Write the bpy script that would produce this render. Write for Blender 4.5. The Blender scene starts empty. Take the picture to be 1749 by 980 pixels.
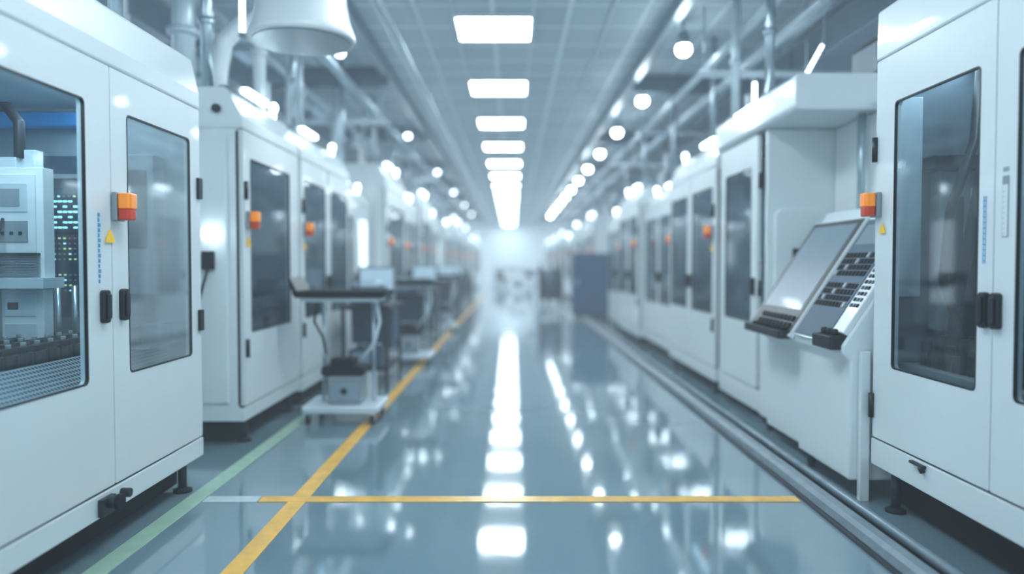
import bpy, bmesh, math, random
from mathutils import Vector, Matrix
random.seed(4)
sc = bpy.context.scene
try:
    sc.view_settings.view_transform = 'Standard'
    sc.view_settings.look = 'None'
except Exception as e:
    print(e)

# ---------------------------------------------------------------- materials
def mat(name, col, rough=.4, metal=0, emit=None, es=0, var=.05, ns=5, bump=0, coat=0, spec=.5):
    m = bpy.data.materials.new(name); m.use_nodes = True
    nt = m.node_tree; p = nt.nodes['Principled BSDF']
    tc = nt.nodes.new('ShaderNodeTexCoord')
    n = nt.nodes.new('ShaderNodeTexNoise'); n.inputs['Scale'].default_value = ns
    n.inputs['Detail'].default_value = 3
    nt.links.new(tc.outputs['Object'], n.inputs['Vector'])
    r = nt.nodes.new('ShaderNodeValToRGB')
    r.color_ramp.elements[0].position = .3; r.color_ramp.elements[1].position = .7
    r.color_ramp.elements[0].color = (*[c*(1-var) for c in col], 1)
    r.color_ramp.elements[1].color = (*[min(1, c*(1+var)) for c in col], 1)
    nt.links.new(n.outputs['Fac'], r.inputs['Fac'])
    nt.links.new(r.outputs['Color'], p.inputs['Base Color'])
    p.inputs['Roughness'].default_value = rough
    p.inputs['Metallic'].default_value = metal
    p.inputs['Specular IOR Level'].default_value = spec
    p.inputs['Coat Weight'].default_value = coat
    if emit:
        p.inputs['Emission Color'].default_value = (*emit, 1)
        p.inputs['Emission Strength'].default_value = es
    return m

def glass(name, tint, frost=0., gl=.12, fcol=(.5, .6, .65), k=.38):
    m = bpy.data.materials.new(name); m.use_nodes = True
    nt = m.node_tree; nt.nodes.remove(nt.nodes['Principled BSDF'])
    out = nt.nodes['Material Output']
    tr = nt.nodes.new('ShaderNodeBsdfTransparent'); tr.inputs[0].default_value = (*tint, 1)
    gs = nt.nodes.new('ShaderNodeBsdfGlossy'); gs.inputs['Roughness'].default_value = .04
    df = nt.nodes.new('ShaderNodeBsdfDiffuse'); df.inputs[0].default_value = (*fcol, 1)
    fr = nt.nodes.new('ShaderNodeLayerWeight'); fr.inputs['Blend'].default_value = .3
    mp = nt.nodes.new('ShaderNodeMath'); mp.operation = 'MULTIPLY_ADD'
    mp.inputs[1].default_value = k; mp.inputs[2].default_value = gl*.4
    nt.links.new(fr.outputs['Facing'], mp.inputs[0])
    tc = nt.nodes.new('ShaderNodeTexCoord')
    n = nt.nodes.new('ShaderNodeTexNoise'); n.inputs['Scale'].default_value = 1.6
    nt.links.new(tc.outputs['Object'], n.inputs['Vector'])
    fm = nt.nodes.new('ShaderNodeMath'); fm.operation = 'MULTIPLY'; fm.inputs[1].default_value = frost*2
    nt.links.new(n.outputs['Fac'], fm.inputs[0])
    m1 = nt.nodes.new('ShaderNodeMixShader'); m2 = nt.nodes.new('ShaderNodeMixShader')
    nt.links.new(fm.outputs[0], m1.inputs[0]); nt.links.new(tr.outputs[0], m1.inputs[1]); nt.links.new(df.outputs[0], m1.inputs[2])
    nt.links.new(mp.outputs[0], m2.inputs[0]); nt.links.new(m1.outputs[0], m2.inputs[1]); nt.links.new(gs.outputs[0], m2.inputs[2])
    nt.links.new(m2.outputs[0], out.inputs[0])
    return m

WHITE = mat('white_enamel', (.69, .76, .785), .3, var=.02, ns=1.5, coat=.25)
CREAM = mat('warm_enamel', (.72, .77, .785), .34, var=.02, ns=1.5, coat=.2)
GREY = mat('grey_enamel', (.24, .29, .33), .4)
STEEL = mat('brushed_steel', (.5, .6, .66), .28, .9, ns=20)
KERB = mat('dull_grey_steel', (.22, .28, .32), .38, .4, ns=9, var=.12)
PIPE = mat('painted_pipe', (.60, .70, .76), .3, .2)
DUCT = mat('galvanised_duct', (.28, .36, .42), .35, .4)
BEAM = mat('roof_beam_paint', (.14, .2, .25), .5)
DARK = mat('dark_metal', (.018, .025, .036), .45, .3)
BLACK = mat('black_plastic', (.004, .006, .010), .4)
RUBBER = mat('black_rubber', (.004, .006, .010), .75, spec=.3)
NAVY = mat('navy_paint', (.02, .06, .11), .4)
NAVYC = mat('blue_cabinet_paint', (.008, .06, .14), .5)
SLATE = mat('slate_plate', (.03, .055, .09), .5)
KEYPL = mat('key_panel_paint', (.07, .115, .165), .55, spec=.3)
AMBER = mat('amber_lens', (1, .28, .01), .3, emit=(1, .26, .01), es=.18, coat=.5)
REDP = mat('red_orange_plastic', (.55, .045, .01), .35, emit=(1, .1, .0), es=.02)
YEL = mat('yellow_sticker', (.95, .55, .03), .5, emit=(1, .55, .02), es=.08)
BLUEINK = mat('blue_ink', (.05, .35, .62), .5)
GREYINK = mat('grey_ink', (.3, .4, .47), .5)
LGLASS = glass('clear_safety_glass', (.86, .95, .98), .01, .0, k=.17)
FGLASS = glass('hazy_safety_glass', (.78, .86, .89), .27, .1, (.52, .61, .66), k=.42)
DGLASS = glass('smoked_safety_glass', (.68, .76, .80), .02, .02, (.4, .5, .56), k=.24)
RGLASS = glass('pale_smoked_safety_glass', (.64, .75, .81), .06, .04, (.4, .52, .6), k=.33)
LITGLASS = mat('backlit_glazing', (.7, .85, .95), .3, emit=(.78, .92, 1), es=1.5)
LITSCR = mat('lit_monitor_screen', (.3, .45, .55), .3, emit=(.6, .85, 1), es=.35)
INNER = mat('machine_interior', (.26, .35, .42), .4, .1)
DINNER = mat('machine_interior_dark', (.17, .21, .25), .4, .2)
RINNER = mat('machine_interior_blue_grey', (.20, .28, .34), .4, .1)
SCREEN = mat('screen_glass', (.10, .15, .19), .32, emit=(.4, .62, .8), es=.10, coat=.15, spec=.4)
EM = mat('lamp_diffuser', (.9, .95, 1), .5, emit=(.81, .93, 1), es=30)
EMR = mat('round_lamp_lens', (.9, .95, 1), .5, emit=(.84, .95, 1), es=34)
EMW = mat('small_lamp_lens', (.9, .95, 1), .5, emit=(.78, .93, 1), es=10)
EMS = mat('tube_lamp_and_bloom_glow', (.9, .95, 1), .5, emit=(.78, .93, 1), es=8)  # tube and side lamps, plus the added bloom strips on machine tops
EMI = mat('interior_lamp_lens', (.9, .95, 1), .5, emit=(.75, .92, 1), es=5)
EMB = mat('blue_lamp_cover', (.02, .16, .42), .3, emit=(.02, .25, .6), es=.22)
EMT = mat('teal_indicator', (.3, .9, .9), .3, emit=(.45, .95, 1), es=1.2)
EMG = mat('green_indicator', (.4, .8, .3), .3, emit=(.75, .9, .4), es=.7)

def perforated():
    m = mat('perforated_steel', (.4, .45, .5), .35, .5)
    nt = m.node_tree; p = nt.nodes['Principled BSDF']
    tc = nt.nodes.new('ShaderNodeTexCoord')
    sp = nt.nodes.new('ShaderNodeSeparateXYZ'); cb = nt.nodes.new('ShaderNodeCombineXYZ')
    nt.links.new(tc.outputs['Object'], sp.inputs[0])
    mu = nt.nodes.new('ShaderNodeMath'); mu.operation = 'MULTIPLY'; mu.inputs[1].default_value = 1.14
    nt.links.new(sp.outputs['X'], mu.inputs[0]); nt.links.new(mu.outputs[0], cb.inputs['X']); nt.links.new(sp.outputs['Y'], cb.inputs['Y'])
    v = nt.nodes.new('ShaderNodeTexVoronoi'); v.voronoi_dimensions = '2D'; v.inputs['Scale'].default_value = 36; v.inputs['Randomness'].default_value = 0
    nt.links.new(cb.outputs[0], v.inputs['Vector'])
    r = nt.nodes.new('ShaderNodeValToRGB')
    r.color_ramp.elements[0].position = .33; r.color_ramp.elements[0].color = (.005, .008, .012, 1)
    r.color_ramp.elements[1].position = .4; r.color_ramp.elements[1].color = (.40, .47, .53, 1)
    nt.links.new(v.outputs['Distance'], r.inputs['Fac']); nt.links.new(r.outputs['Color'], p.inputs['Base Color'])
    return m
PERF = perforated()

# ---------------------------------------------------------------- mesh builder
def rr(y0, y1, z0, z1, r, k=5):
    pts = []
    for cy, cz, a0 in ((y1-r, z1-r, 0), (y0+r, z1-r, 90), (y0+r, z0+r, 180), (y1-r, z0+r, 270)):
        for i in range(k+1):
            a = math.radians(a0+90*i/k)
            pts.append((cy+r*math.cos(a), cz+r*math.sin(a)))
    return pts

class MB:
    def __init__(s): s.bm = bmesh.new(); s.mats = []
    def mi(s, m):
        if m not in s.mats: s.mats.append(m)
        return s.mats.index(m)
    def fc(s, vs, m, smooth=False):
        try: f = s.bm.faces.new(vs)
        except ValueError: return
        f.material_index = s.mi(m); f.smooth = smooth
    def prism(s, pts, ext, m, smooth=False):
        e = Vector(ext)
        a = [s.bm.verts.new(Vector(p)) for p in pts]
        b = [s.bm.verts.new(Vector(p)+e) for p in pts]
        n = len(a)
        s.fc(a, m); s.fc(b[::-1], m)
        for i in range(n): s.fc([a[i], b[i], b[(i+1) % n], a[(i+1) % n]], m, smooth)
        return s
    def box(s, x0, x1, y0, y1, z0, z1, m):
        return s.prism([(x0, y0, z0), (x1, y0, z0), (x1, y1, z0), (x0, y1, z0)], (0, 0, z1-z0), m)
    def rbox(s, x0, x1, y0, y1, z0, z1, r, m):
        return s.prism([(x0, p[0], p[1]) for p in rr(y0, y1, z0, z1, r)], (x1-x0, 0, 0), m)
    def rboxy(s, x0, x1, y0, y1, z0, z1, r, m):
        return s.prism([(p[0], y0, p[1]) for p in rr(min(x0, x1), max(x0, x1), z0, z1, r)], (0, y1-y0, 0), m)
    def rboxz(s, x0, x1, y0, y1, z0, z1, r, m):
        return s.prism([(p[0], p[1], z0) for p in rr(min(x0, x1), max(x0, x1), y0, y1, r)], (0, 0, z1-z0), m)
    def ring(s, x0, x1, o, i, ro, ri, m):
        O = rr(*o, ro); I = rr(*i, ri); n = len(O)
        L = [[s.bm.verts.new((x, p[0], p[1])) for p in P] for P in (O, I) for x in (x0, x1)]
        o0, o1, i0, i1 = L
        for k in range(n):
            j = (k+1) % n
            s.fc([o0[k], o0[j], i0[j], i0[k]], m); s.fc([o1[k], i1[k], i1[j], o1[j]], m)
            s.fc([o0[k], o1[k], o1[j], o0[j]], m); s.fc([i0[k], i0[j], i1[j], i1[k]], m)
        return s
    def tube(s, pts, r, m, seg=14, radii=None):
        P = [Vector(p) for p in pts]; rings = []
        t0 = (P[1]-P[0]).normalized()
        up = Vector((0, 0, 1)) if abs(t0.z) < .9 else Vector((1, 0, 0))
        nrm = t0.cross(up).normalized()
        for i, p in enumerate(P):
            if i == 0: t = P[1]-P[0]
            elif i == len(P)-1: t = P[-1]-P[-2]
            else: t = (P[i+1]-P[i]).normalized()+(P[i]-P[i-1]).normalized()
            t.normalize()
            nrm = (nrm-t*nrm.dot(t)).normalized(); bi = t.cross(nrm)
            R = radii[i] if radii else r
            rings.append([s.bm.verts.new(p+nrm*R*math.cos(2*math.pi*k/seg)+bi*R*math.sin(2*math.pi*k/seg)) for k in range(seg)])
        for a, b in zip(rings, rings[1:]):
            for k in range(seg): s.fc([a[k], a[(k+1) % seg], b[(k+1) % seg], b[k]], m, True)
        s.fc(rings[0][::-1], m); s.fc(rings[-1], m)
        return s
    def cyl(s, p0, p1, r, m, seg=18, r1=None):
        return s.tube([p0, p1], r, m, seg, [r, r if r1 is None else r1])
    def lathe(s, c, prof, m, seg=40):
        rings = []
        for r, z in prof:
            rings.append([s.bm.verts.new((c[0]+r*math.cos(2*math.pi*k/seg), c[1]+r*math.sin(2*math.pi*k/seg), c[2]+z)) for k in range(seg)])
        for a, b in zip(rings, rings[1:]):
            for k in range(seg): s.fc([a[k], a[(k+1) % seg], b[(k+1) % seg], b[k]], m, True)
        s.fc(rings[0], m); s.fc(rings[-1], m)
        return s
    def done(s, name, parent=None, base=(0, 0, 0), bevel=0, label=None, cat=None, group=None, kind=None, plabel=None):
        bmesh.ops.recalc_face_normals(s.bm, faces=s.bm.faces[:])
        b = Vector(base)
        for v in s.bm.verts: v.co -= b
        me = bpy.data.meshes.new(name); s.bm.to_mesh(me); s.bm.free()
        for m in s.mats: me.materials.append(m)
        o = bpy.data.objects.new(name, me); sc.collection.objects.link(o)
        if parent: o.parent = parent
        else: o.location = b
        if bevel:
            md = o.modifiers.new('bevel', 'BEVEL'); md.width = bevel; md.segments = 2
            md.limit_method = 'ANGLE'; md.angle_limit = math.radians(40)
        if label: o['label'] = label
        if plabel: o['label'] = plabel
        if cat: o['category'] = cat
        if group: o['group'] = group
        if kind: o['kind'] = kind
        return o

def thing(name, loc, label, cat, group=None):
    e = bpy.data.objects.new(name, None); e.empty_display_size = .2
    sc.collection.objects.link(e); e.location = loc
    e['label'] = label; e['category'] = cat
    if group: e['group'] = group
    return e

def copy_tree(src, d, parent=None):
    n = src.copy(); sc.collection.objects.link(n)
    if parent: n.parent = parent
    else: n.location = src.location+Vector(d)
    for c in list(src.children): copy_tree(c, d, n)
    return n

# ---------------------------------------------------------------- room
def floor_mat():
    m = bpy.data.materials.new('epoxy_floor'); m.use_nodes = True
    nt = m.node_tree; p = nt.nodes['Principled BSDF']
    tc = nt.nodes.new('ShaderNodeTexCoord')
    n = nt.nodes.new('ShaderNodeTexNoise'); n.inputs['Scale'].default_value = .9; n.inputs['Detail'].default_value = 5
    nt.links.new(tc.outputs['Object'], n.inputs['Vector'])
    r = nt.nodes.new('ShaderNodeValToRGB')
    r.color_ramp.elements[0].position = .3; r.color_ramp.elements[0].color = (.135, .215, .26, 1)
    r.color_ramp.elements[1].position = .7; r.color_ramp.elements[1].color = (.17, .255, .30, 1)
    nt.links.new(n.outputs['Fac'], r.inputs['Fac']); nt.links.new(r.outputs['Color'], p.inputs['Base Color'])
    p.inputs['Roughness'].default_value = .06; p.inputs['Specular IOR Level'].default_value = 1.0
    p.inputs['IOR'].default_value = 1.7
    n2 = nt.nodes.new('ShaderNodeTexNoise'); n2.inputs['Scale'].default_value = 2.5; n2.inputs['Detail'].default_value = 2
    nt.links.new(tc.outputs['Object'], n2.inputs['Vector'])
    b = nt.nodes.new('ShaderNodeBump'); b.inputs['Strength'].default_value = .025; b.inputs['Distance'].default_value = .03
    nt.links.new(n2.outputs['Fac'], b.inputs['Height']); nt.links.new(b.outputs['Normal'], p.inputs['Normal'])
    return m
def ceil_mat():
    m = mat('ceiling_tiles', (.4, .47, .52), .6)
    nt = m.node_tree; p = nt.nodes['Principled BSDF']
    tc = nt.nodes.new('ShaderNodeTexCoord')
    mp = nt.nodes.new('ShaderNodeMapping'); mp.inputs['Location'].default_value = (.23, 0, 0)
    br = nt.nodes.new('ShaderNodeTexBrick'); br.offset = 0
    br.inputs['Scale'].default_value = 1; br.inputs['Brick Width'].default_value = .915; br.inputs['Row Height'].default_value = .8125
    br.inputs['Mortar Size'].default_value = .03
    br.inputs['Color1'].default_value = (.46, .56, .62, 1); br.inputs['Color2'].default_value = (.52, .62, .68, 1)
    br.inputs['Mortar'].default_value = (.76, .85, .9, 1)
    nt.links.new(tc.outputs['Object'], mp.inputs['Vector']); nt.links.new(mp.outputs[0], br.inputs['Vector'])
    nt.links.new(br.outputs['Color'], p.inputs['Base Color'])
    return m
ZC = 4.5
def slab(name, *a, m):
    return MB().box(*a, m).done(name, kind='structure')
WALLF = mat('far_wall_paint_glow', (.72, .82, .88), .6, emit=(.75, .9, 1), es=.18)  # faint emission put into the wall colour for the bright far-end glow
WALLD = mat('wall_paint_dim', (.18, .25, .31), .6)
slab('floor', -6.6, 6.6, -1, 60.2, -.1, 0, m=floor_mat())
slab('ceiling', -6.6, 6.6, -1, 60.2, ZC, ZC+.1, m=ceil_mat())
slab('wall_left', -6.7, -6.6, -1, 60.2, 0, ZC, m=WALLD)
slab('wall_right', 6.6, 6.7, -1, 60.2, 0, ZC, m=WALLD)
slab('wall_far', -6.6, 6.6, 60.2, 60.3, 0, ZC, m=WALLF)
WGLOW = mat('side_wall_glow', (.9, .95, 1), .5, emit=(.75, .91, 1), es=1.1)
for k in range(8): slab('window_%d' % (k+1), -6.6, -6.56, 7+k*6, 10.5+k*6, 2.4, 4.1, m=WGLOW)  # glowing wall panels added to brighten the background between the pipes
YLINE = mat('yellow_floor_paint', (.78, .42, .045), .3, var=.15, ns=9, spec=.8)
GLINE = mat('green_floor_paint', (.34, .52, .40), .3, var=.12, ns=9, spec=.8)
WLINE = mat('white_floor_paint', (.5, .58, .6), .3, var=.12, ns=9)
slab('trim_1', -1.41, -1.30, 2.5, 40, 0, .003, m=YLINE)
slab('trim_2', -2.08, -1.96, 2.5, 30, 0, .003, m=GLINE)
slab('trim_3', -1.60, 1.82, 4.745, 4.855, .0005, .0045, m=YLINE)
slab('trim_4', -1.95, -1.61, 4.74, 4.86, .0005, .0035, m=WLINE)
for k, x in enumerate((-1.6, -.705, .255, 1.19)):
    slab('trim_%d' % (5+k), x-.02, x+.02, -1, 60.2, ZC-.02, ZC, m=PIPE)
for k in range(9):
    slab('trim_%d' % (12+k), 1.95, 6.6, 7+k*5.2, 7.18+k*5.2, 4.22, ZC, m=BEAM)
    slab('trim_%d' % (22+k), -6.6, -1.9, 6.5+k*5.2, 6.66+k*5.2, 4.22, ZC, m=BEAM)
slab('trim_31', 1.86, 1.98, 5.5, 60.2, 4.34, ZC, m=DUCT)
slab('trim_32', -1.98, -1.86, 5.5, 60.2, 4.34, ZC, m=DUCT)

# ---------------------------------------------------------------- ceiling lights
def ceil_light(x, y, group, lab='square recessed ceiling light panel with white frame'):
    r = thing('ceiling_light', (x, y, ZC), lab, 'ceiling light', group)
    b = (x, y, ZC)
    MB().box(x-.455, x+.455, y-.465, y+.465, ZC-.028, ZC-.012, EM).done('light_diffuser', r, b)
    f = MB()
    O = [(x-.49, y-.5), (x+.49, y-.5), (x+.49, y+.5), (x-.49, y+.5)]; I = [(x-.455, y-.465), (x+.455, y-.465), (x+.455, y+.465), (x-.455, y+.465)]
    v = [[f.bm.verts.new((p[0], p[1], z)) for p in P] for P in (O, I) for z in (ZC-.04, ZC)]
    for k in range(4):
        j = (k+1) % 4
        f.fc([v[0][k], v[0][j], v[2][j], v[2][k]], WHITE); f.fc([v[1][k], v[1][j], v[3][j], v[3][k]], WHITE)
        f.fc([v[0][k], v[0][j], v[1][j], v[1][k]], WHITE); f.fc([v[2][k], v[2][j], v[3][j], v[3][k]], WHITE)
    f.done('light_frame', r, b)
    return r
c0 = ceil_light(-.225, 9.75, 'central row of square ceiling lights')
for n in range(4, 19): copy_tree(c0, (0, (n-3)*3.25, 0))
for n in (1, 2): copy_tree(c0, (0, (n-3)*3.25, 0))
s0 = ceil_light(-4.9, 3.0, 'added side rows of square fill lights')  # side rows added to light the hall above the machines
for n in range(0, 13):
    for x in (-4.9, 5.1):
        if (n, x) != (0, -4.9): copy_tree(s0, (x+4.9, n*4.1, 0))

def pendant(x, y, s=1.0, lm=EMR):
    r = thing('pendant_lamp', (x, y, ZC), 'round pendant lamp with pale metal housing on a rod', 'lamp', 'row of round pendant lamps')
    b = (x, y, ZC); z = 4.17
    MB().cyl((x, y, ZC), (x, y, z+.12), .018, STEEL).done('rod', r, b)
    MB().lathe((x, y, z), [(.06*s, .16), (.10*s, .13), (.12*s, .05), (.12*s, 0), (.115*s, -.005)], GREY).done('lamp_housing', r, b)
    MB().lathe((x, y, z), [(.10*s, -.006), (.12*s, -.04*s), (.125*s, -.08*s), (.115*s, -.125*s), (.085*s, -.165*s), (.04*s, -.185*s)], lm).done('lamp_lens', r, b)
    return r
p0 = pendant(2.1, 9.4, .72)
for n in range(1, 12): copy_tree(p0, (0, n*2.95, 0))
q0 = pendant(-2.15, 9.6, .5, EMW); q0['group'] = 'row of small round lamps over the trolleys'
for n in range(1, 6): copy_tree(q0, (0, n*6.2, -.0))

# ---------------------------------------------------------------- machine
def beacon(root, base, sx, xf, y, z, s=1.0):
    X = lambda u: sx*(xf+u)
    h = MB(); h.box(X(-.004), X(-.03), y-.05*s, y+.05*s, z-.075*s, z+.075*s, GREY)
    h = h.done('warning_light', root, base, .004, plabel='amber and red warning light')
    MB().rboxz(X(-.03), X(-.10), y-.045*s, y+.045*s, z-.012*s, z+.07*s, .02, AMBER).done('lens', h, base, .006)
    MB().rboxz(X(-.03), X(-.095), y-.042*s, y+.042*s, z-.07*s, z-.013*s, .018, REDP).done('lamp_base', h, base, .005)

def triangle(root, base, sx, xf, y, z, s=.05):
    X = lambda u: sx*(xf+u)
    MB().prism([(X(-.014), y-s, z-s*.7), (X(-.014), y+s, z-s*.7), (X(-.014), y+s*.75, z-s*.1), (X(-.014), y, z+s*.9), (X(-.014), y-s*.75, z-s*.1)], (-sx*.004, 0, 0), YEL).done('warning_sticker', root, base, plabel='yellow triangular warning sticker')

def door(root, base, sx, xf, y0, y1, z0, z1, win, hy, gl, hz=1.28, g=.004, hh=.085):
    X = lambda u: sx*(xf+u)
    d = MB().ring(X(-.02), X(.02), (y0+g, y1-g, z0+g, z1-g), win, .012, .03, WHITE).done('door', root, base, .004)
    a, b_, c, e = win
    MB().ring(X(-.022), X(-.006), (a-.002, b_+.002, c-.002, e+.002), (a+.006, b_-.006, c+.006, e-.006), .03, .025, BLACK).done('window_seal', d, base)
    MB().rbox(X(-.012), X(-.004), a+.005, b_-.005, c+.005, e-.005, .025, gl).done('window_pane', d, base)
    if hy:
        h = MB(); h.rbox(X(-.02), X(-.05), hy-.03, hy+.03, hz-hh, hz+hh, .02, BLACK)
        h.rbox(X(-.0501), X(-.062), hy-.018, hy+.018, hz-hh+.02, hz+hh-.02, .012, DARK)
        h.done('door_handle', d, base, .005)
    return d

def hinge(r, base, x, y, z):
    MB().cyl((x, y, z-.075), (x, y, z+.075), .018, BLACK).done('hinge', r, base)

def machine(label, sx, xf, y0, y1, dep, zb, zd0, zd1, zt, doors, gl, inner=INNER, group=None, hood_in=.04, beacons=()):
    base = (sx*(xf+dep/2), (y0+y1)/2, 0)
    X = lambda u: sx*(xf+u)
    r = thing('machining_center', base, label, 'industrial machine', group)
    t = .05
    b = MB()
    b.box(X(dep-t), X(dep), y0, y1, zb, zd1, WHITE)
    b.box(X(.022), X(dep-t), y0, y0+t, zb, zd1, WHITE)
    b.box(X(.022), X(dep-t), y1-t, y1, zb, zd1, WHITE)
    b.box(X(.0), X(dep-t), y0+t, y1-t, zb, zb+.1, GREY)
    b.box(X(-.02), X(.03), y0, y1, zb, zd0-.008, WHITE)
    b.box(X(-.012), X(.03), y0, y1, zd0-.008, zd0+.004, BLACK)
    b.done('body', r, base, .006)
    l = MB(); l.box(X(dep-t-.02), X(dep-t), y0+t, y1-t, zb+.1, zd1-.02, inner)
    l.box(X(.03), X(dep-t-.02), y0+t, y0+t+.015, zb+.1, zd1-.02, inner)
    l.box(X(.03), X(dep-t-.02), y1-t-.015, y1-t, zb+.1, zd1-.02, inner)
    l.box(X(.03), X(dep-t-.02), y0+t+.015, y1-t-.015, .62, .66, inner)
    l.done('inner_lining', r, base)
    MB().box(X(.12), X(dep-.1), y0+.1, y1-.1, .03, zb, RUBBER).done('plinth', r, base)
    hz = zt-zd1
    pts = [(X(-.02), y0, zd1+.004), (X(-.02), y0, zd1+hz*.3), (X(hood_in), y0, zt-.02), (X(hood_in+.03), y0, zt), (X(dep), y0, zt), (X(dep), y0, zd1+.004)]
    MB().prism(pts, (0, y1-y0, 0), WHITE).done('hood', r, base, .012)
    MB().box(X(.25), X(.33), y0+.2, y1-.2, zd1-.04, zd1-.003, EMI).done('interior_lamp', r, base)
    for (da, db, win, hy) in doors:
        door(r, base, sx, xf, da, db, zd0, zd1, win, hy, gl)
        MB().box(X(.021), X(.032), da-.02, da+.02, zd0+.01, zd1-.02, RUBBER).done('door_seal', r, base)
    for yy in (y0+.18, y1-.18):
        for uu in (.05, dep-.05):
            f = MB(); f.cyl((X(uu), yy, .02), (X(uu), yy, zb+.01), .028, DARK); f.lathe((X(uu), yy, 0), [(.06, 0), (.06, .015), (.03, .03)], RUBBER, 20)
            f.done('foot', r, base)
    for (by, bz) in beacons:
        beacon(r, base, sx, xf-.02, by, bz)
    return r, base, X

def interior_generic(r, base, X, y0, y1, dep, zmax):
    ym = (y0+y1)/2
    q = MB(); q.box(X(.15), X(dep-.12), y0+.25, y1-.15, .66, .92, DARK); q.box(X(.2), X(dep-.2), y0+.3, y1-.2, .92, .98, DARK)
    for i in range(6): q.cyl((X(.3), y0+.45+i*(y1-y0-.8)/5, .98), (X(.3), y0+.45+i*(y1-y0-.8)/5, 1.12), .05, BLACK)
    q.done('machine_table', r, base, .006)
    h = MB(); h.box(X(.3), X(dep-.07), ym-.1, ym+.35, 1.55, zmax-.12, GREY); h.cyl((X(.5), ym+.1, 1.56), (X(.5), ym+.1, 1.34), .09, STEEL); h.cyl((X(.5), ym+.1, 1.34), (X(.5), ym+.1, 1.15), .04, DARK, r1=.02)
    h.tube([(X(.35), ym-.2, 1.9), (X(.2), ym-.3, 1.8), (X(.18), ym-.35, 1.5), (X(.3), ym-.3, 1.2), (X(.35), ym-.2, .98)], .025, BLACK)
    h.done('spindle_head', r, base, .01)

# ================= near machine beside the green line
r, base, X = machine('white machining center with glazed doors beside the green floor line', -1, 2.12, 1.5, 5.15, 1.5, .2, .33, 2.53, 2.88,
    [(1.6, 2.74, (1.75, 2.55, .9, 2.31), None), (2.75, 4.0, (2.87, 3.76, .9, 2.31), 3.9), (4.0, 5.14, (4.17, 4.98, .9, 2.31), 4.09)], LGLASS,
    hood_in=.03, beacons=[(4.04, 1.80)])
for c in r.children:
    if c.name.split('.')[0] == 'door':
        for k in c.children:
            if 'pane' in k.name and k.data.vertices[0].co.y+base[1] > 4.0:
                k.data.materials[0] = FGLASS
triangle(r, base, -1, 2.12-.012, 3.97, 1.64, .045)
bl = MB()
for i in range(14):
    bl.box(X(-.021), X(-.024), 3.866, 3.866+.010+.005*(i % 3), 1.40+i*.026, 1.419+i*.026, BLUEINK)
bl.done('text_sticker', r, base, plabel='narrow blue printed sticker')
# interior: pale electronics facing the loading end, control panel on the end wall
q = MB(); q.box(-3.5, -2.64, 4.3, 4.40, 1.42, 2.04, CREAM)
q.box(-3.5, -2.60, 4.22, 4.42, 1.36, 1.42, PIPE)
q.box(-3.5, -3.02, 4.288, 4.3, 1.60, 1.98, INNER); q.box(-2.98, -2.68, 4.286, 4.3, 1.56, 2.0, WHITE)
q.box(-2.94, -2.72, 4.280, 4.286, 1.62, 1.74, GREY); q.box(-2.94, -2.72, 4.28, 4.286, 1.79, 1.95, PIPE)
q.box(-2.90, -2.76, 4.276, 4.281, 1.82, 1.92, GREY)
for i in range(4): q.box(-2.92+.05*i, -2.90+.05*i, 4.276, 4.281, 1.66, 1.68, DARK)
for i in range(12): q.box(-3.0, -2.66, 4.27, 4.287, 1.435+i*.009, 1.439+i*.009, GREY)
for x, w_, h_ in ((-3.3, .12, .08), (-3.1, .08, .12), (-2.9, .1, .06), (-2.75, .06, .1)): q.box(x, x+w_, 4.31, 4.39, 2.04, 2.04+h_, PIPE)
q.box(-3.5, -2.66, 4.26, 4.3, 1.545, 1.56, DARK)
q.tube([(-2.8, 4.35, 2.1), (-2.8, 4.35, 2.3), (-2.9, 4.4, 2.4), (-3.2, 4.5, 2.42)], .03, DARK)
q.done('electronics_unit', r, base, .006)
q = MB()
q.box(-2.90, -2.66, 4.32, 4.41, .99, 1.355, WHITE); q.box(-3.35, -2.94, 4.34, 4.41, .99, 1.355, PIPE)
q.box(-2.88, -2.70, 4.312, 4.32, 1.2, 1.33, PIPE); q.box(-2.88, -2.70, 4.312, 4.32, 1.03, 1.16, PIPE)
q.box(-2.86, -2.80, 4.306, 4.313, 1.24, 1.28, DARK); q.box(-3.2, -3.0, 4.33, 4.34, 1.1, 1.3, DARK)
q.done('power_unit', r, base, .006)
for i in range(3):
    q = MB(); q.tube([(-2.85-.07*i, 4.27, 1.75), (-2.83-.07*i, 4.18, 1.62), (-2.86-.07*i, 4.16, 1.4), (-2.9-.07*i, 4.2, 1.15), (-2.93-.06*i, 4.22, .98)], .009, BLACK if i != 1 else WHITE, 8); q.done('cable', r, base)
q = MB(); q.box(-3.12, -2.64, 4.98, 5.06, 1.15, 2.2, NAVY); q.box(-3.0, -2.76, 4.968, 4.98, 1.70, 1.95, SLATE)
q.box(-3.05, -2.72, 4.96, 4.98, 2.05, 2.08, GREY); q.box(-3.0, -2.74, 4.965, 4.98, 1.22, 1.3, SLATE); q.done('control_panel', r, base, .004)
q = MB()
for i in range(7):
    for j in range(19):
        if j in (4, 5, 11): continue
        lit = (i*3+j*5) % 7
        x = -2.985+i*.034; z = 1.32+j*.034
        big = 12 <= j < 18
        s_ = .022 if big else .010
        mt = (EMT if lit < 5 else NAVY) if big else (EMG if lit in (0, 4) else (EMT if lit == 2 else GREY))
        q.box(x, x+s_, 4.955, 4.967, z, z+(.012 if big else .009), mt)
o = q.done('indicator_button', r, base, plabel='rows of small lit teal and yellow-green buttons'); o['kind'] = 'stuff'
q = MB(); q.box(-3.5, -2.8, 4.95, 5.06, 2.39, 2.48, EMB); q.done('light_bar', r, base, .01, plabel='blue light bar')
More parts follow.
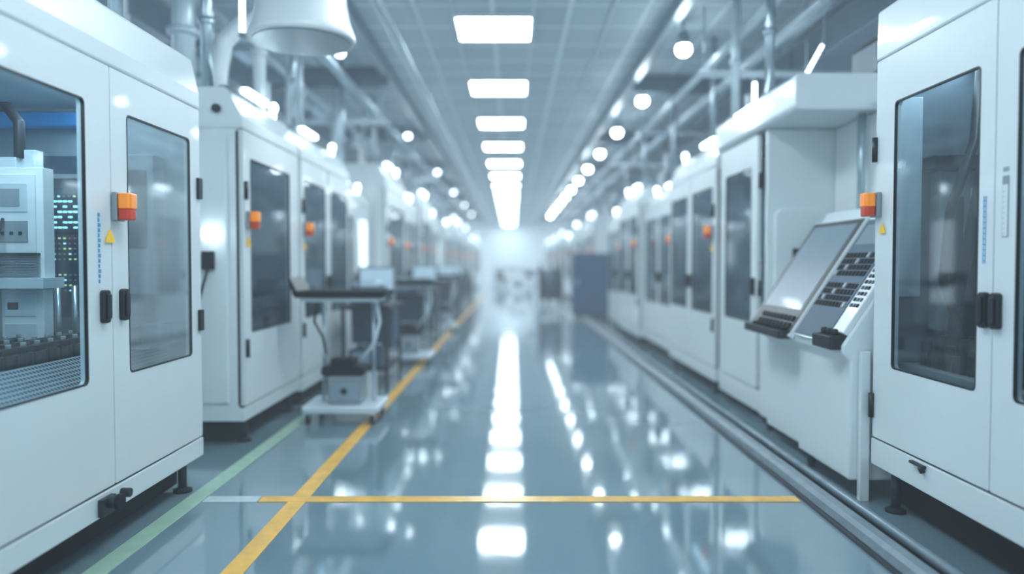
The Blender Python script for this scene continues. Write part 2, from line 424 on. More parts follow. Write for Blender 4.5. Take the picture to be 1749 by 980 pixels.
q = MB(); q.box(X(.3), X(1.3), 2.2, 4.95, .66, .9, DARK); q.box(X(.35), X(1.2), 2.3, 4.8, .9, .95, DARK)
for i in range(18):
    y = 2.7+i*.115
    for uu in (.36, .52, .68, .84):
        q.cyl((X(uu), y, .95), (X(uu), y, 1.05), .045, BLACK, 14); q.box(X(uu-.03), X(uu+.03), y-.05, y+.03, 1.05, 1.08, RUBBER)
        q.cyl((X(uu), y, 1.08), (X(uu), y, 1.10), .014, GREY, 8)
q.done('machine_table', r, base, .003)
MB().prism([(X(.03), 2.8, .83), (X(.05), 2.8, .83), (X(.30), 2.8, .97), (X(.28), 2.8, .99)], (0, 2.2, 0), PERF).done('perforated_tray', r, base)
q = MB(); q.box(-2.30, -2.40, 4.6, 4.72, 1.0, 1.11, BLACK); q.box(-2.19, -2.31, 4.75, 4.9, .99, 1.12, GREY)
q.box(-2.17, -2.45, 4.55, 4.98, .985, 1.0, STEEL); q.done('fixture_block', r, base, .006)
q = MB(); q.box(-2.3, -2.6, 4.9, 5.06, 1.3, 2.2, GREY); q.box(-2.34, -2.54, 4.885, 4.9, 1.6, 2.1, DARK); q.done('rear_slide', r, base, .01)
for y in (4.62, 4.8):
    MB().cyl((X(.64), y, .95), (X(.64), y, 1.36), .018, STEEL).done('support_rod', r, base)
for z in (2.0, 1.12):
    q = MB(); q.box(X(-.02), X(-.04), 5.08, 5.14, z-.07, z+.07, BLACK); q.done('hinge', r, base, .004)
q = MB(); q.box(X(-.02), X(-.05), 3.82, 3.95, .21, .30, DARK); q.cyl((X(-.045), 3.88, .275), (X(-.09), 3.88, .275), .032, BLACK); q.cyl((X(-.09), 3.88, .275), (X(-.115), 3.88, .275), .042, RUBBER)
q.done('latch_knob', r, base, .004, plabel='black rubber latch knob')
q = MB(); q.cyl((X(-.018), 4.06, .27), (X(-.07), 4.06, .27), .025, BLACK); q.done('latch_knob', r, base, .004)
l = bpy.data.lights.new('interior_lamp_light', 'AREA')
l.energy = 24; l.size = .2; l.shape = 'RECTANGLE'; l.size_y = 2.4; l.color = (.76, .92, 1)
lo = bpy.data.objects.new('interior_lamp_light', l); sc.collection.objects.link(lo); lo.parent = r
lo.location = (X(.5)-base[0], 3.7-base[1], 2.5)

# ================= near machine across the aisle
r, base, X = machine('tall white machining center with smoked glass doors and amber light', 1, 2.27, 1.5, 4.74, 1.3, .25, .42, 2.74, 3.06,
    [(1.55, 2.4, (1.7, 2.28, .88, 2.45), None), (2.4, 3.56, (2.55, 3.40, .88, 2.45), 3.515), (3.56, 4.73, (3.68, 4.50, .88, 2.45), 3.605)], DGLASS, inner=DINNER,
    hood_in=-.015, beacons=[(4.69, 1.86)])
triangle(r, base, 1, 2.27-.012, 4.62, 1.71, .038)
q = MB()
q.box(X(-.021), X(-.0225), 3.635, 3.639, 1.5, 1.82, BLUEINK); q.box(X(-.021), X(-.0225), 3.618, 3.622, 1.5, 1.82, BLUEINK)
for i in range(12): q.box(X(-.021), X(-.0225), 3.622, 3.635, 1.51+i*.026, 1.515+i*.026, BLUEINK)
q.done('text_sticker', r, base, plabel='narrow blue printed sticker')
q = MB(); q.box(X(-.021), X(-.023), 3.455, 3.50, 1.62, 1.90, GREY); q.box(X(-.023), X(-.0245), 3.459, 3.496, 1.625, 1.86, WHITE)
for i in range(9): q.box(X(-.0245), X(-.0255), 3.48, 3.492, 1.635+i*.024, 1.638+i*.024, GREYINK)
for i in range(4): q.box(X(-.021), X(-.023), 3.457+i*.011, 3.462+i*.011, 1.92, 1.94, GREYINK)
q.done('gauge_label', r, base, plabel='white vertical scale label')
q = MB(); q.box(X(.12), X(1.15), 2.2, 4.6, .67, .86, DARK); q.box(X(.08), X(1.1), 2.3, 4.6, .86, .90, GREY)
for i in range(20):
    for uu in (.18, .32, .46):
        hgt = .09+.05*((i*7+int(uu*50)) % 3)
        q.cyl((X(uu), 3.0+i*.078, .90), (X(uu), 3.0+i*.078, .9+hgt), .036, BLACK, 12, r1=.028)
    q.box(X(.6), X(.7), 3.0+i*.078, 3.06+i*.078, .90, 1.12+.08*(i % 2), BLACK)
q.done('machine_table', r, base, .004)
q = MB(); q.box(X(.75), X(1.2), 3.7, 4.2, 1.7, 2.5, PIPE); q.box(X(.73), X(.75), 3.8, 4.1, 1.85, 2.3, DARK)
q.cyl((X(.85), 3.95, 1.7), (X(.85), 3.95, 1.4), .1, STEEL); q.cyl((X(.85), 3.95, 1.4), (X(.85), 3.95, 1.2), .05, DARK, r1=.02)
q.done('spindle_head', r, base, .01)
q = MB(); q.box(X(.22), X(.9), 4.5, 4.64, 2.06, 2.14, DARK); q.box(X(.28), X(.85), 4.55, 4.66, 1.1, 2.05, GREY)
q.box(X(.33), X(.42), 4.54, 4.55, 1.25, 1.9, DARK); q.box(X(.46), X(.7), 4.535, 4.55, 1.5, 1.95, PIPE); q.box(X(.06), X(.2), 4.6, 4.66, 1.3, 2.5, PIPE)
q.done('rear_slide', r, base, .008)
q = MB(); q.prism([(X(.50), 4.3, 2.6), (X(.60), 4.3, 2.6), (X(.36), 4.3, .9), (X(.22), 4.3, .9)], (0, .12, 0), DARK); q.done('support_arm', r, base, .01)
q = MB(); q.tube([(X(.42), 4.4, 2.65), (X(.36), 4.35, 2.2), (X(.20), 4.3, 1.8), (X(.14), 4.25, 1.4), (X(.25), 4.25, 1.1), (X(.3), 4.25, .9)], .028, BLACK); q.done('hose', r, base)
q = MB(); q.tube([(X(.3), 4.1, 2.65), (X(.22), 4.05, 2.2), (X(.3), 4.1, 1.8), (X(.4), 4.4, 1.6)], .016, BLACK); q.done('hose', r, base)
q = MB(); q.box(X(.9), X(1.22), 2.6, 3.5, 1.2, 2.2, NAVY); q.box(X(.88), X(.9), 2.7, 3.4, 1.7, 2.1, SCREEN); q.done('control_panel', r, base, .01)
hinge(r, base, X(-.03), 4.72, 2.2); hinge(r, base, X(-.03), 4.72, .62)
q = MB(); q.box(X(-.02), X(-.045), 4.1, 4.24, .385, .40, BLACK); q.cyl((X(-.03), 4.12, .36), (X(-.045), 4.12, .39), .015, BLACK); q.done('latch', r, base, .003)
l2 = l.copy(); l2.energy = 20
lo = bpy.data.objects.new('interior_lamp_light', l2); sc.collection.objects.link(lo); lo.parent = r
lo.location = (X(.4)-base[0], 3.5-base[1], 2.68)

# ================= second machine across the aisle: body, canopy, console bay
base = (2.9, 7.2, 0)
r = thing('machining_center', base, 'white machining center with projecting canopy and recessed operator bay', 'industrial machine')
q = MB()
q.box(2.32, 2.4, 7.0, 8.5, .1, .3, WHITE); q.box(2.34, 3.5, 7.0, 7.06, .1, 2.73, WHITE); q.box(2.34, 3.5, 8.44, 8.5, .1, 2.73, WHITE)
q.box(3.42, 3.5, 7.06, 8.44, .1, 2.73, WHITE); q.box(2.4, 3.42, 7.06, 8.44, .1, .3, GREY)
q.done('body', r, base, .01)
MB().box(2.95, 3.05, 4.8, 6.99, .1, 2.73, CREAM).done('bay_back_panel', r, base, .01)
q = MB(); q.rboxy(2.27, 3.5, 6.14, 8.52, 2.735, 3.03, .05, WHITE); q.done('canopy', r, base, .015)
q = MB(); q.box(2.95, 3.3, 4.8, 6.14, 2.74, 2.85, WHITE); q.done('rear_cover', r, base, .01)
q = MB(); q.rboxy(2.40, 2.88, 6.95, 7.0, .95, 2.0, .08, WHITE); q.done('access_panel', r, base, .012)
q = MB(); q.box(2.56, 2.71, 6.935, 6.955, 1.42, 1.64, DARK); q.done('vent_slot', r, base, .004)
MB().cyl((2.88, 6.3, 1.93), (2.88, 6.3, 2.735), .03, STEEL).done('support_pipe', r, base)
MB().cyl((2.93, 6.45, 1.0), (2.93, 6.45, 2.735), .018, STEEL).done('support_pipe', r, base)
door(r, base, 1, 2.34, 7.22, 8.46, .31, 2.72, (7.40, 8.28, .93, 2.43), 7.30, RGLASS)
q = MB(); q.box(2.6, 3.3, 7.2, 8.3, .3, .95, DARK); q.done('machine_table', r, base, .01)
MB().box(2.45, 3.4, 6.9, 8.4, .02, .1, RUBBER).done('plinth', r, base)
q = MB(); q.box(2.6, 3.4, 7.7, 8.2, 1.5, 2.6, GREY); q.cyl((2.75, 7.9, 1.5), (2.75, 7.9, 1.2), .08, STEEL); q.done('spindle_head', r, base, .01)
hinge(r, base, 2.31, 7.1, 1.27); hinge(r, base, 2.31, 7.1, 2.27)
for x, yy in ((2.4, 7.15), (2.4, 8.35), (3.45, 7.15), (3.45, 8.35), (3.0, 4.95)):
    MB().cyl((x, yy, 0), (x, yy, .11), .035, DARK).done('foot', r, base)
q = MB(); q.rboxz(2.2, 2.27, 6.9, 7.6, 2.90, 2.97, .03, EMS); q.done('top_bloom_glow', r, base, .01, plabel='added glowing strip for light bloom')  # glowing capsule added to imitate light blooming on the canopy edge

# operator console
base = (2.45, 5.8, 0)
r = thing('operator_console', base, 'white operator console with sloping screen and dark keypad', 'control console')
q = MB()
prof = [(2.14, .12), (2.14, .88), (2.09, .93), (2.09, .98), (2.63, 1.80), (2.70, 1.93), (2.90, 1.93), (2.90, .12)]
q.prism([(a, 4.80, b) for a, b in prof], (0, .86, 0), WHITE); q.done('console_body', r, base, .015)
prof = [(2.20, .12), (2.20, .86), (2.09, .94), (2.09, .98), (2.63, 1.80), (2.70, 1.93), (2.90, 1.93), (2.90, .12)]
q = MB(); q.prism([(a, 5.664, b) for a, b in prof], (0, .88, 0), WHITE); q.done('screen_pedestal', r, base, .015)
q = MB(); q.box(2.26, 2.90, 6.55, 6.93, .12, .98, WHITE); q.done('side_cabinet', r, base, .015)
d = Vector((.54, 0, .83)).normalized(); nn = Vector((-.838, 0, .545)); o0 = Vector((2.10, 0, .985))
def sl(mb, y0, y1, s0, s1, n0, n1, m):
    p = [o0+d*s+nn*n for s, n in ((s0, n0), (s1, n0), (s1, n1), (s0, n1))]
    mb.prism([(v.x, y0, v.z) for v in p], (0, y1-y0, 0), m)
q = MB(); sl(q, 5.60, 6.56, -.05, 1.0, .0, .04, CREAM); sl(q, 5.615, 6.545, -.03, .985, .0401, .046, BLACK); q.done('screen_bezel', r, base, .006)
q = MB(); sl(q, 5.67, 6.48, .17, .94, .0462, .05, SCREEN); q.done('screen', r, base)
q = MB()
for i in range(9): sl(q, 5.67+i*.08, 5.73+i*.08, .01, .05, .045, .062, RUBBER); sl(q, 5.67+i*.08, 5.73+i*.08, .07, .11, .045, .062, RUBBER)
o = q.done('soft_key_row', r, base, .002); o['kind'] = 'stuff'
q = MB(); sl(q, 5.00, 5.57, -.02, .98, .0, .03, CREAM); sl(q, 5.015, 5.56, -.01, .97, .0301, .037, KEYPL); q.done('keypad_plate', r, base, .005)
q = MB()
for i in range(9):
    for j in range(9):
        if j == 4: continue
        sl(q, 5.05+i*.055, 5.092+i*.055, .24+j*.05, .278+j*.05, .036, .044, GREY if (i+2*j) % 9 == 0 else RUBBER)
o = q.done('keypad', r, base, .002); o['kind'] = 'stuff'
q = MB(); sl(q, 5.08, 5.50, .75, .92, .037, .041, SCREEN); q.done('status_display', r, base)
q = MB(); sl(q, 4.81, 4.98, .06, .98, .0, .045, CREAM); q.done('side_keypad_plate', r, base, .008)
q = MB()
for i in range(3):
    for j in range(9): sl(q, 4.835+i*.045, 4.86+i*.045, .25+j*.045, .275+j*.045, .045, .053, SLATE if (i+j) % 3 else RUBBER)
o = q.done('side_keypad', r, base, .002); o['kind'] = 'stuff'
q = MB(); q.box(2.02, 2.15, 4.82, 5.12, .95, 1.04, BLACK)
for i in range(3): q.cyl((2.08, 4.9+i*.08, 1.038), (2.08, 4.9+i*.08, 1.08), .022, DARK)
q.done('hand_control', r, base, .01)
q = MB(); q.rboxz(1.98, 2.13, 5.64, 6.50, .94, 1.0, .03, BLACK)
for i in range(9): q.box(2.01, 2.06, 5.67+i*.08, 5.71+i*.08, .998, 1.025, RUBBER)
q.done('button_shelf', r, base, .006)
q = MB(); q.box(2.19, 2.25, 4.755, 4.795, 0, .95, WHITE); q.done('leg', r, base, .004)
for (a, b) in ((2.22, 5.6), (2.32, 6.8), (2.8, 5.1)):
    MB().cyl((a, b, 0), (a, b, .125), .03, DARK).done('leg', r, base)

# ================= row machines
def row_machine(sx, xf, y0, L, label, group, zt=2.92, gl=RGLASS, zb=.16, nd=2, zd1=2.6, wz=(.92, 2.38), glowm=EMS, marg=.14, exh=True, dep=1.25, wins=None):
    w = L/nd
    ds = []
    for k in range(nd):
        a = y0+k*w
        wn = wins[k] if wins else (a+marg, a+w-marg)
        ds.append((a+.02, a+w-.02, (wn[0], wn[1], wz[0], wz[1]), a+w-.07 if k == 0 else a+.07))
    r, base, X = machine(label, sx, xf, y0, y0+L, dep, zb, .32, zd1, zt, ds, gl, inner=RINNER, group=group, hood_in=.10, beacons=[(y0+.12, 1.86)])
    interior_generic(r, base, X, y0, y0+L, dep, zd1)
    triangle(r, base, sx, xf-.012, y0+.12, 1.68, .05)
    la, lb = y0+.15, y0+.15+min(.6, L*.35)
    q = MB(); q.rboxz(X(.05), X(.24), la, lb, zt-.015, zt+.05, .06, GREY); q.done('top_glow_housing', r, base, .01)  # backing for the added glow strip below
    q = MB(); q.rboxz(X(-.02), X(.048), la+.02, lb-.02, zt-.02, zt+.03, .03, glowm); q.done('top_bloom_glow', r, base, .01, plabel='added glowing strip for light bloom')  # emissive strip added to imitate specular bloom on the machine top
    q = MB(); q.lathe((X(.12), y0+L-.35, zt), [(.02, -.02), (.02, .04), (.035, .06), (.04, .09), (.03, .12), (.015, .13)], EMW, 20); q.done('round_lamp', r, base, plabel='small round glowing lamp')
    if exh:
        MB().box(X(.5), X(1.0), y0+.3, y0+.9, zt-.02, zt+.3, GREY).done('rooftop_unit', r, base, .01)
        q = MB(); q.cyl((X(.75), y0+1.25, zt-.02), (X(.75), y0+1.25, zt+.3), .15, PIPE)
        q.tube([(X(.75), y0+1.25, zt+.28), (X(.75), y0+1.25, zt+.75)], .07, PIPE)
        q.done('exhaust_unit', r, base, .01)
    hinge(r, base, X(-.035), y0+.05, 2.1); hinge(r, base, X(-.035), y0+.05, .8)
    return r, base, X
GR = 'row of machining centers beside the floor rail'
GL = 'row of machining centers behind the trolleys'
A, _, _ = row_machine(1, 2.32, 8.62, 2.5, 'white machining center with two smoked glass doors', GR)
B, _, _ = row_machine(1, 2.42, 11.24, 2.5, 'white machining center with low hood and wide glazed doors', GR, zt=2.7, zd1=2.45, marg=.11, wz=(.85, 2.25))
for k in (2, 5, 7, 10, 12, 14, 16): copy_tree(A, (0, 2.62*k, 0))
for k in (3, 6, 8, 9, 11, 13, 15, 17): copy_tree(B, (0, 2.62*(k-1), 0))

r, base, X = row_machine(-1, 2.22, 6.23, 1.64, 'white machining center with exposed side panel and single glazed door', None, zt=2.94, zb=.2, nd=1, wins=[(6.42, 7.55)], exh=False)
MB().cyl((X(.18), 6.24, 2.76), (X(.18), 6.2, 2.76), .035, BLACK).done('cable_port', r, base)
q = MB(); q.box(X(.1), X(1.15), 6.205, 6.228, .35, 2.55, WHITE); q.done('side_panel', r, base, .012)
q = MB(); q.box(X(.2), X(.3), 6.17, 6.205, 1.45, 1.6, BLACK); q.done('connector_box', r, base, .004)
MB().tube([(X(.25), 6.18, 1.46), (X(.3), 6.12, 1.2), (X(.35), 6.12, .8), (X(.4), 6.18, .5)], .012, BLACK).done('cable', r, base)
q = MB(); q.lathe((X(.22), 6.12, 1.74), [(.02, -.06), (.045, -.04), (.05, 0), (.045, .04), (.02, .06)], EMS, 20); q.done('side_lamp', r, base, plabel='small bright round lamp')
A2, _, _ = row_machine(-1, 2.22, 7.95, 2.35, 'white machining center with two smoked glass doors', GL)
B2, _, _ = row_machine(-1, 2.40, 10.45, 2.35, 'lower white machining center with backlit glazed door', GL, zt=2.66, zd1=2.42, marg=.25, wz=(.85, 2.2))
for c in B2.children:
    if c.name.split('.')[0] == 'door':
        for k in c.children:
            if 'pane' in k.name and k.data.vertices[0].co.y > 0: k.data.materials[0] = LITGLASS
C2, _, _ = row_machine(-1, 2.15, 12.95, 2.35, 'tall white machining center with single wide smoked window', GL, zt=3.2, zd1=2.8, nd=1, marg=.3, wz=(.9, 2.5))
for k, s in enumerate((A2, C2, A2, B2, A2, C2, C2, A2, C2, A2, B2, A2, C2, A2, A2)):
    i0 = {A2: 0, B2: 1, C2: 2}[s]
    copy_tree(s, (0, 2.5*(k+3-i0), 0))

# ================= floor rail
base = (2.0, 12, 0)
r = thing('floor_rail', base, 'low dull grey steel kerb rail running along the floor', 'rail')
MB().box(1.84, 2.12, 2.4, 34, 0, .018, DARK).done('base_plate', r, base)
MB().prism([(1.86, 2.4, .018), (1.88, 2.4, .06), (1.91, 2.4, .075), (1.96, 2.4, .075), (1.99, 2.4, .06), (2.0, 2.4, .018)], (0, 31.6, 0), KERB).done('kerb', r, base, .008)
MB().cyl((2.075, 2.4, .045), (2.075, 34, .045), .028, KERB).done('pipe', r, base)

# ================= trolley with black tray
base = (-1.62, 7.3, 0)
r = thing('instrument_trolley', base, 'pale rolling trolley with black tray top standing on yellow line', 'trolley', 'rolling trolleys')
q = MB(); q.rboxz(-2.05, -1.18, 7.05, 7.6, 1.205, 1.245, .04, RUBBER); q.box(-2.03, -1.2, 7.07, 7.58, 1.18, 1.206, BLACK)
q.prism([(-2.05, 7.07, 1.24), (-2.09, 7.07, 1.36), (-2.07, 7.07, 1.37), (-2.0, 7.07, 1.24)], (0, .5, 0), BLACK); q.done('tray_top', r, base, .006)
q = MB(); q.box(-1.98, -1.25, 7.12, 7.5, 1.14, 1.18, PIPE); q.done('drawer', r, base, .01)
for x in (-1.82, -1.34):
    MB().cyl((x, 7.35, .17), (x, 7.35, 1.14), .016, STEEL).done('post', r, base)
q = MB(); q.rboxz(-1.96, -1.24, 7.0, 7.65, .11, .17, .05, PIPE); q.done('base_deck', r, base, .012)
for x in (-1.9, -1.3):
    for y in (7.06, 7.58):
        c = MB(); c.box(x-.02, x+.02, y-.015, y+.015, .06, .115, STEEL); c.cyl((x-.018, y, .045), (x+.018, y, .045), .045, BLACK); c.done('caster', r, base)
MB().tube([(-1.84, 7.2, 1.14), (-1.87, 7.18, .95), (-1.78, 7.16, .8), (-1.76, 7.2, .64)], .012, RUBBER, 8).done('cable', r, base)
MB().tube([(-1.28, 7.2, 1.14), (-1.25, 7.18, .95), (-1.3, 7.16, .75), (-1.42, 7.18, .6)], .018, PIPE, 8).done('cable', r, base)
trol = r
b2 = (-1.57, 7.3, .17)
t = thing('instrument_box', b2, 'grey boxed instrument with black lid on the trolley base', 'equipment box', 'instruments on trolleys')
MB().rboxy(-1.74, -1.42, 7.14, 7.46, .17, .44, .03, GREY).done('case', t, b2, .012)
q = MB(); q.box(-1.71, -1.45, 7.125, 7.14, .22, .38, DUCT); q.cyl((-1.58, 7.127, .30), (-1.58, 7.1, .30), .03, BLACK); q.done('front_panel', t, b2, .004)
q = MB(); q.rboxy(-1.80, -1.4, 7.14, 7.46, .44, .53, .03, RUBBER); q.box(-1.72, -1.5, 7.18, 7.4, .53, .60, RUBBER); q.done('lid', t, b2, .01, plabel='black lid')
for dx, dy in ((.05, 4.1), (.0, 9.6), (1.9, 34), (2.7, 22), (1.2, 40), (.6, 46)):
    copy_tree(trol, (dx, dy, 0)); copy_tree(t, (dx, dy, 0))

def table(x0, x1, y0, y1, h, group):
    base = ((x0+x1)/2, (y0+y1)/2, 0)
    r = thing('work_table', base, 'dark steel work table with black top and lower shelf', 'table', group)
    MB().box(x0, x1, y0, y1, h-.05, h, BLACK).done('table_top', r, base, .006)
    for x in (x0+.04, x1-.04):
        for y in (y0+.04, y1-.04):
            MB().box(x-.02, x+.02, y-.02, y+.02, 0, h-.05, DARK).done('leg', r, base)
    MB().box(x0+.03, x1-.03, y0+.03, y1-.03, .22, .25, DARK).done('shelf', r, base)
    MB().box(x0+.04, x1-.04, y0+.5, y1-.05, .5, h-.05, NAVY).done('drawer_unit', r, base, .01)
    return r
TD = ((.0, 3.4), (0, 5.4), (.05, 9.9), (0, 13), (.05, 16), (0, 19))
t0 = table(-2.05, -1.45, 9.0, 10.1, 1.0, 'work tables along the yellow line')
for dx, dy in TD: copy_tree(t0, (dx, dy, 0))
copy_tree(t0, (2.9, 43, 0)); copy_tree(t0, (1.0, 38, 0))
def device(x, y, z):
    base = (x, y, z)
    r = thing('bench_instrument', base, 'dark bench instrument with small screen standing on work table', 'instrument', 'bench instruments on work tables')
    q = MB(); q.box(x-.2, x+.2, y-.2, y+.2, z+.012, z+.22, NAVY); q.box(x-.14, x+.14, y-.14, y+.14, z, z+.012, BLACK); q.done('case', r, base, .01)
    MB().box(x-.15, x+.05, y-.215, y-.2, z+.07, z+.19, SCREEN).done('screen', r, base)
    MB().tube([(x-.15, y, z+.21), (x-.15, y, z+.27), (x+.15, y, z+.27), (x+.15, y, z+.21)], .012, STEEL, 8).done('carry_handle', r, base)
    return r
d0 = device(-1.75, 9.3, 1.0)
for dx, dy in TD: copy_tree(d0, (dx, dy, 0))
d1 = copy_tree(d0, (0, -.05, -.75)); d1['group'] = 'bench instruments on lower shelves'; d1['label'] = 'dark bench instrument standing on lower shelf of work table'
for dx, dy in TD[:4]: copy_tree(d1, (dx, dy, 0))
def monitor(x, y, z):
    base = (x, y, z)
    r = thing('monitor', base, 'pale flat monitor with lit screen standing on work table', 'monitor', 'monitors on work tables')
    MB().rboxy(x-.24, x+.24, y-.02, y+.02, z+.12, z+.46, .02, GREY).done('monitor_case', r, base, .004)
    MB().box(x-.21, x+.21, y-.024, y-.02, z+.15, z+.43, LITSCR).done('screen', r, base)
    MB().box(x-.02, x+.02, y+.02, y+.05, z+.01, z+.3, DARK).done('stand', r, base)
    MB().box(x-.12, x+.12, y-.04, y+.12, z, z+.012, DARK).done('stand_base', r, base)
    return r
m0 = monitor(-1.75, 9.85, 1.0)
for dx, dy in TD[1:4]: copy_tree(m0, (dx, dy, 0))
def bin_(x, y):
    base = (x, y, 0)
    r = thing('parts_bin', base, 'pale open parts bin on the floor beside work table', 'bin', 'parts bins on the floor')
    q = MB()
    q.box(x-.2, x+.2, y-.15, y+.15, 0, .02, CREAM)
    for a in ((x-.2, x-.18, y-.15, y+.15), (x+.18, x+.2, y-.15, y+.15), (x-.18, x+.18, y-.15, y-.13), (x-.18, x+.18, y+.13, y+.15)): q.box(*a, .02, .26, CREAM)
    q.done('bin_shell', r, base, .004)
    MB().box(x-.175, x+.175, y-.125, y+.125, .03, .2, DARK).done('contents', r, base)
    return r
b0 = bin_(-1.75, 8.55)
for dx, dy in ((0, 1.9), (.02, 5.3), (0, 9.4)): copy_tree(b0, (dx, dy, 0))

base = (2.1, 20.8, 0)
r = thing('equipment_cabinet', base, 'deep blue wheeled equipment cabinet standing at the aisle edge', 'cabinet')
MB().box(1.66, 2.62, 20.5, 21.3, .12, 1.78, NAVYC).done('cabinet_body', r, base, .02)
MB().box(1.70, 2.58, 20.47, 20.5, .2, 1.72, NAVYC).done('door', r, base, .01)
MB().box(1.74, 1.77, 20.44, 20.47, .9, 1.1, STEEL).done('handle', r, base, .003)
for x in (1.74, 2.5):
    for y in (20.6, 21.2):
        MB().cyl((x-.02, y, .06), (x+.02, y, .06), .06, BLACK).done('caster', r, base)
base = (1.2, 24, 0)
r = thing('cable_reel', base, 'large dark cable reel on a low stand in the aisle', 'cable reel')
for x in (.85, 1.5): MB().cyl((x, 24, .85), (x+.05, 24, .85), .72, DARK, 36).done('flange', r, base)
MB().cyl((.9, 24, .85), (1.5, 24, .85), .5, NAVY, 30).done('drum', r, base)
q = MB()
for x in (.78, 1.57): q.prism([(x, 23.5, 0), (x, 24.5, 0), (x, 24.06, .9), (x, 23.94, .9)], (.05, 0, 0), STEEL)
q.cyl((.78, 24, .85), (1.62, 24, .85), .03, STEEL); q.done('stand', r, base)

# ================= overhead services
base = (-1.68, 6.15, 4.5)
r = thing('exhaust_hood', base, 'large white dome exhaust hood hanging above the trolleys', 'extraction hood')
MB().lathe((-1.68, 6.15, 3.27), [(.41, 0), (.42, .03), (.41, .07), (.38, .16), (.35, .3), (.34, .8), (.34, 1.23)], CREAM, 48).done('dome', r, base)
MB().lathe((-1.68, 6.15, 3.262), [(.385, 0), (.39, .006)], DUCT, 48).done('underside_grille', r, base)
def duct(x0, x1, y0, y1, z0, z1, label):
    base = ((x0+x1)/2, y0, z1)
    r = thing('air_duct', base, label, 'duct')
    MB().box(x0, x1, y0, y1, z0, z1, DUCT).done('duct_body', r, base, .01)
    for k in range(int((y1-y0)/4)+1):
        MB().box(x0-.03, x1+.03, y0+k*4+.2, y0+k*4+.25, z0-.03, z1+.03, STEEL).done('flange', r, base)
        for x in (x0+.05, x1-.05): MB().cyl((x, y0+.6+k*4, z1), (x, y0+.6+k*4, ZC), .015, STEEL, 8).done('hanger_rod', r, base)
duct(3.5, 4.3, 5.4, 44, 3.85, 4.2, 'grey rectangular air duct hanging over machines on rods')
duct(-4.3, -3.6, 5.4, 44, 3.85, 4.2, 'grey rectangular air duct with flanges hanging over machines')
for x, z, rad, m in ((-1.36, 4.2, .025, PIPE), (-2.36, 4.1, .06, STEEL), (2.55, 4.05, .05, PIPE), (2.85, 3.9, .05, PIPE), (-3.1, 4.1, .05, PIPE), (3.15, 4.1, .08, DUCT)):
    base = (x, 6.9, z)
    r = thing('overhead_pipe', base, 'long straight service pipe hanging under the ceiling', 'pipe', 'service pipes under the ceiling')
    MB().cyl((x, 7.0, z), (x, 50, z), rad, m).done('pipe', r, base)
    for k in range(8): MB().cyl((x, 7.5+5.2*k, z), (x, 7.5+5.2*k, ZC), .01, STEEL, 8).done('hanger_rod', r, base)
def xpipe(x0, x1, y, z, rad, m):
    base = (x0, y, z)
    r = thing('cross_pipe', base, 'straight grey pipe hanging across above the machines', 'pipe', 'cross pipes under the ceiling')
    MB().cyl((x0, y, z), (x1, y, z), rad, m).done('pipe', r, base)
    for x in (x0+.05, x1-.05): MB().cyl((x, y, z), (x, y, ZC), .01, STEEL, 8).done('hanger_rod', r, base)
for k in range(7):
    xpipe(-6.55, -2.0, 7.9+k*4.1, 3.72, .04, PIPE if k % 2 else DUCT); xpipe(2.2, 6.55, 9.0+k*4.1, 3.72, .045, DUCT if k % 2 else PIPE)
def pole(x, y, z0, rad, m, z1=ZC):
    q = MB(); q.cyl((x, y, z0), (x, y, z1), rad, m); q.lathe((x, y, z0), [(rad*2, 0), (rad*2, .02), (rad*1.2, .05)], m, 20)
    q.cyl((x, y, z0+.6), (x, y, z0+.66), rad*1.4, m)
    return q.done('service_pole', base=(x, y, z0), label='vertical metal service pole from machine top to ceiling', cat='pole', group='service poles on machine tops')
pole(2.42, 7.2, 3.035, .045, STEEL); pole(2.42, 8.3, 3.035, .045, PIPE)
pole(-2.62, 6.6, 2.945, .05, STEEL); pole(-2.95, 6.9, 2.945, .10, PIPE); pole(-3.3, 6.5, 2.945, .05, WHITE); pole(-2.5, 7.6, 2.945, .06, WHITE)
pole(-2.55, 4.95, 2.885, .045, STEEL); pole(-3.1, 5.0, 2.885, .06, PIPE)
for k in range(0, 9):
    y = 9.3+k*2.62
    if k != 4: pole(2.68+.03*(k % 2), y+.9, 2.925 if k in (0, 2, 5, 7) else 2.705, .035, STEEL)
zl = {0: 2.925, 1: 2.665, 2: 3.205, 3: 2.925, 4: 3.205, 5: 2.925, 6: 2.665, 7: 2.925}
for k in range(8):
    pole(-2.6-.1*(k % 2), 9.35+k*2.5, zl[k], .05, PIPE); pole(-2.9, 9.95+k*2.5, zl[k], .035, WHITE)
    pole(-2.48, 8.7+k*2.5, zl[k], .03, STEEL)
x, y, z0 = -2.72, 7.1, 2.945
MB().tube([(x, y, z0), (x, y, z0+.3), (x+.05, y+.02, 3.55), (x+.2, y+.05, 3.72), (x+.45, y+.1, 3.82), (x+.58, y+.12, 4.0), (x+.6, y+.13, ZC)], .085, WHITE, 18).done('exhaust_hose', base=(x, y, z0), label='white curved exhaust hose rising from machine top', cat='hose')
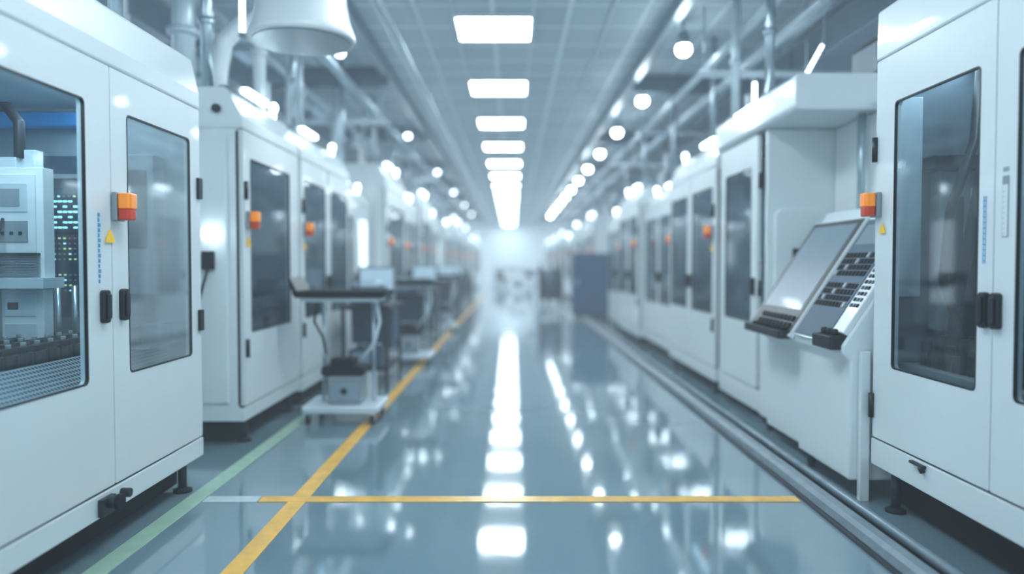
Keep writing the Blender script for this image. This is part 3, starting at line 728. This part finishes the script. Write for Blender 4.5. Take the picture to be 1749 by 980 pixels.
def tubelight(p0, p1, label, hang=True, rad=.02):
    p0 = Vector(p0); p1 = Vector(p1); dv = (p1-p0).normalized()
    r = thing('tube_lamp', p0, label, 'lamp', 'tube lamps among the services')
    MB().cyl(p0, p1, rad, EMS, 12).done('tube', r, p0)
    for a, b in ((p0-dv*.04, p0), (p1, p1+dv*.04)): MB().cyl(a, b, rad*1.4, GREY).done('end_cap', r, p0)
    if hang:
        for p in (p0-dv*.03, p1+dv*.03): MB().cyl(p, (p.x, p.y, ZC), .008, STEEL, 8).done('hanger_rod', r, p0)
    return r
tubelight((3.0, 7.4, 3.62), (3.3, 8.6, 3.62), 'slim fluorescent tube lamp hanging on rods', True, .014)
tubelight((-2.28, 6.5, 3.45), (-2.28, 6.5, 3.75), 'upright glowing tube lamp hanging on thin rods', True, .022)
tubelight((2.5, 7.9, 3.08), (2.5, 7.9, 3.36), 'short upright glowing tube lamp on machine canopy', False)
q = MB(); q.box(3.05, 3.5, 6.3, 6.9, 3.035, 3.4, DARK); q.box(3.03, 3.05, 6.35, 6.85, 3.1, 3.35, GREY)
q.done('rooftop_control_box', base=(3.2, 6.6, 3.035), bevel=.01, label='dark electrical box standing on the machine canopy', cat='electrical box')

# ---------------------------------------------------------------- world (with thin indoor haze), camera
w = bpy.data.worlds.new('w'); sc.world = w; w.use_nodes = True
nt = w.node_tree
nt.nodes['Background'].inputs[0].default_value = (.72, .87, 1, 1)
nt.nodes['Background'].inputs[1].default_value = 1.2
ab = nt.nodes.new('ShaderNodeVolumeAbsorption'); ab.inputs['Color'].default_value = (0, 0, 0, 1); ab.inputs['Density'].default_value = .005
em = nt.nodes.new('ShaderNodeEmission'); em.inputs[0].default_value = (.66, .86, 1, 1); em.inputs[1].default_value = .0068
ad = nt.nodes.new('ShaderNodeAddShader')
nt.links.new(ab.outputs[0], ad.inputs[0]); nt.links.new(em.outputs[0], ad.inputs[1])
nt.links.new(ad.outputs[0], nt.nodes['World Output'].inputs['Volume'])
cam = bpy.data.cameras.new('camera'); co = bpy.data.objects.new('camera', cam); sc.collection.objects.link(co)
cam.sensor_width = 36; cam.lens = 36*1300/1749
co.location = (0, 0, 1.5); co.rotation_euler = (math.radians(90)-math.atan(40/1300), 0, 0)
cam.dof.use_dof = True; cam.dof.focus_distance = 4.3; cam.dof.aperture_fstop = .42
cam.clip_start = .05; cam.clip_end = 200
sc.camera = co
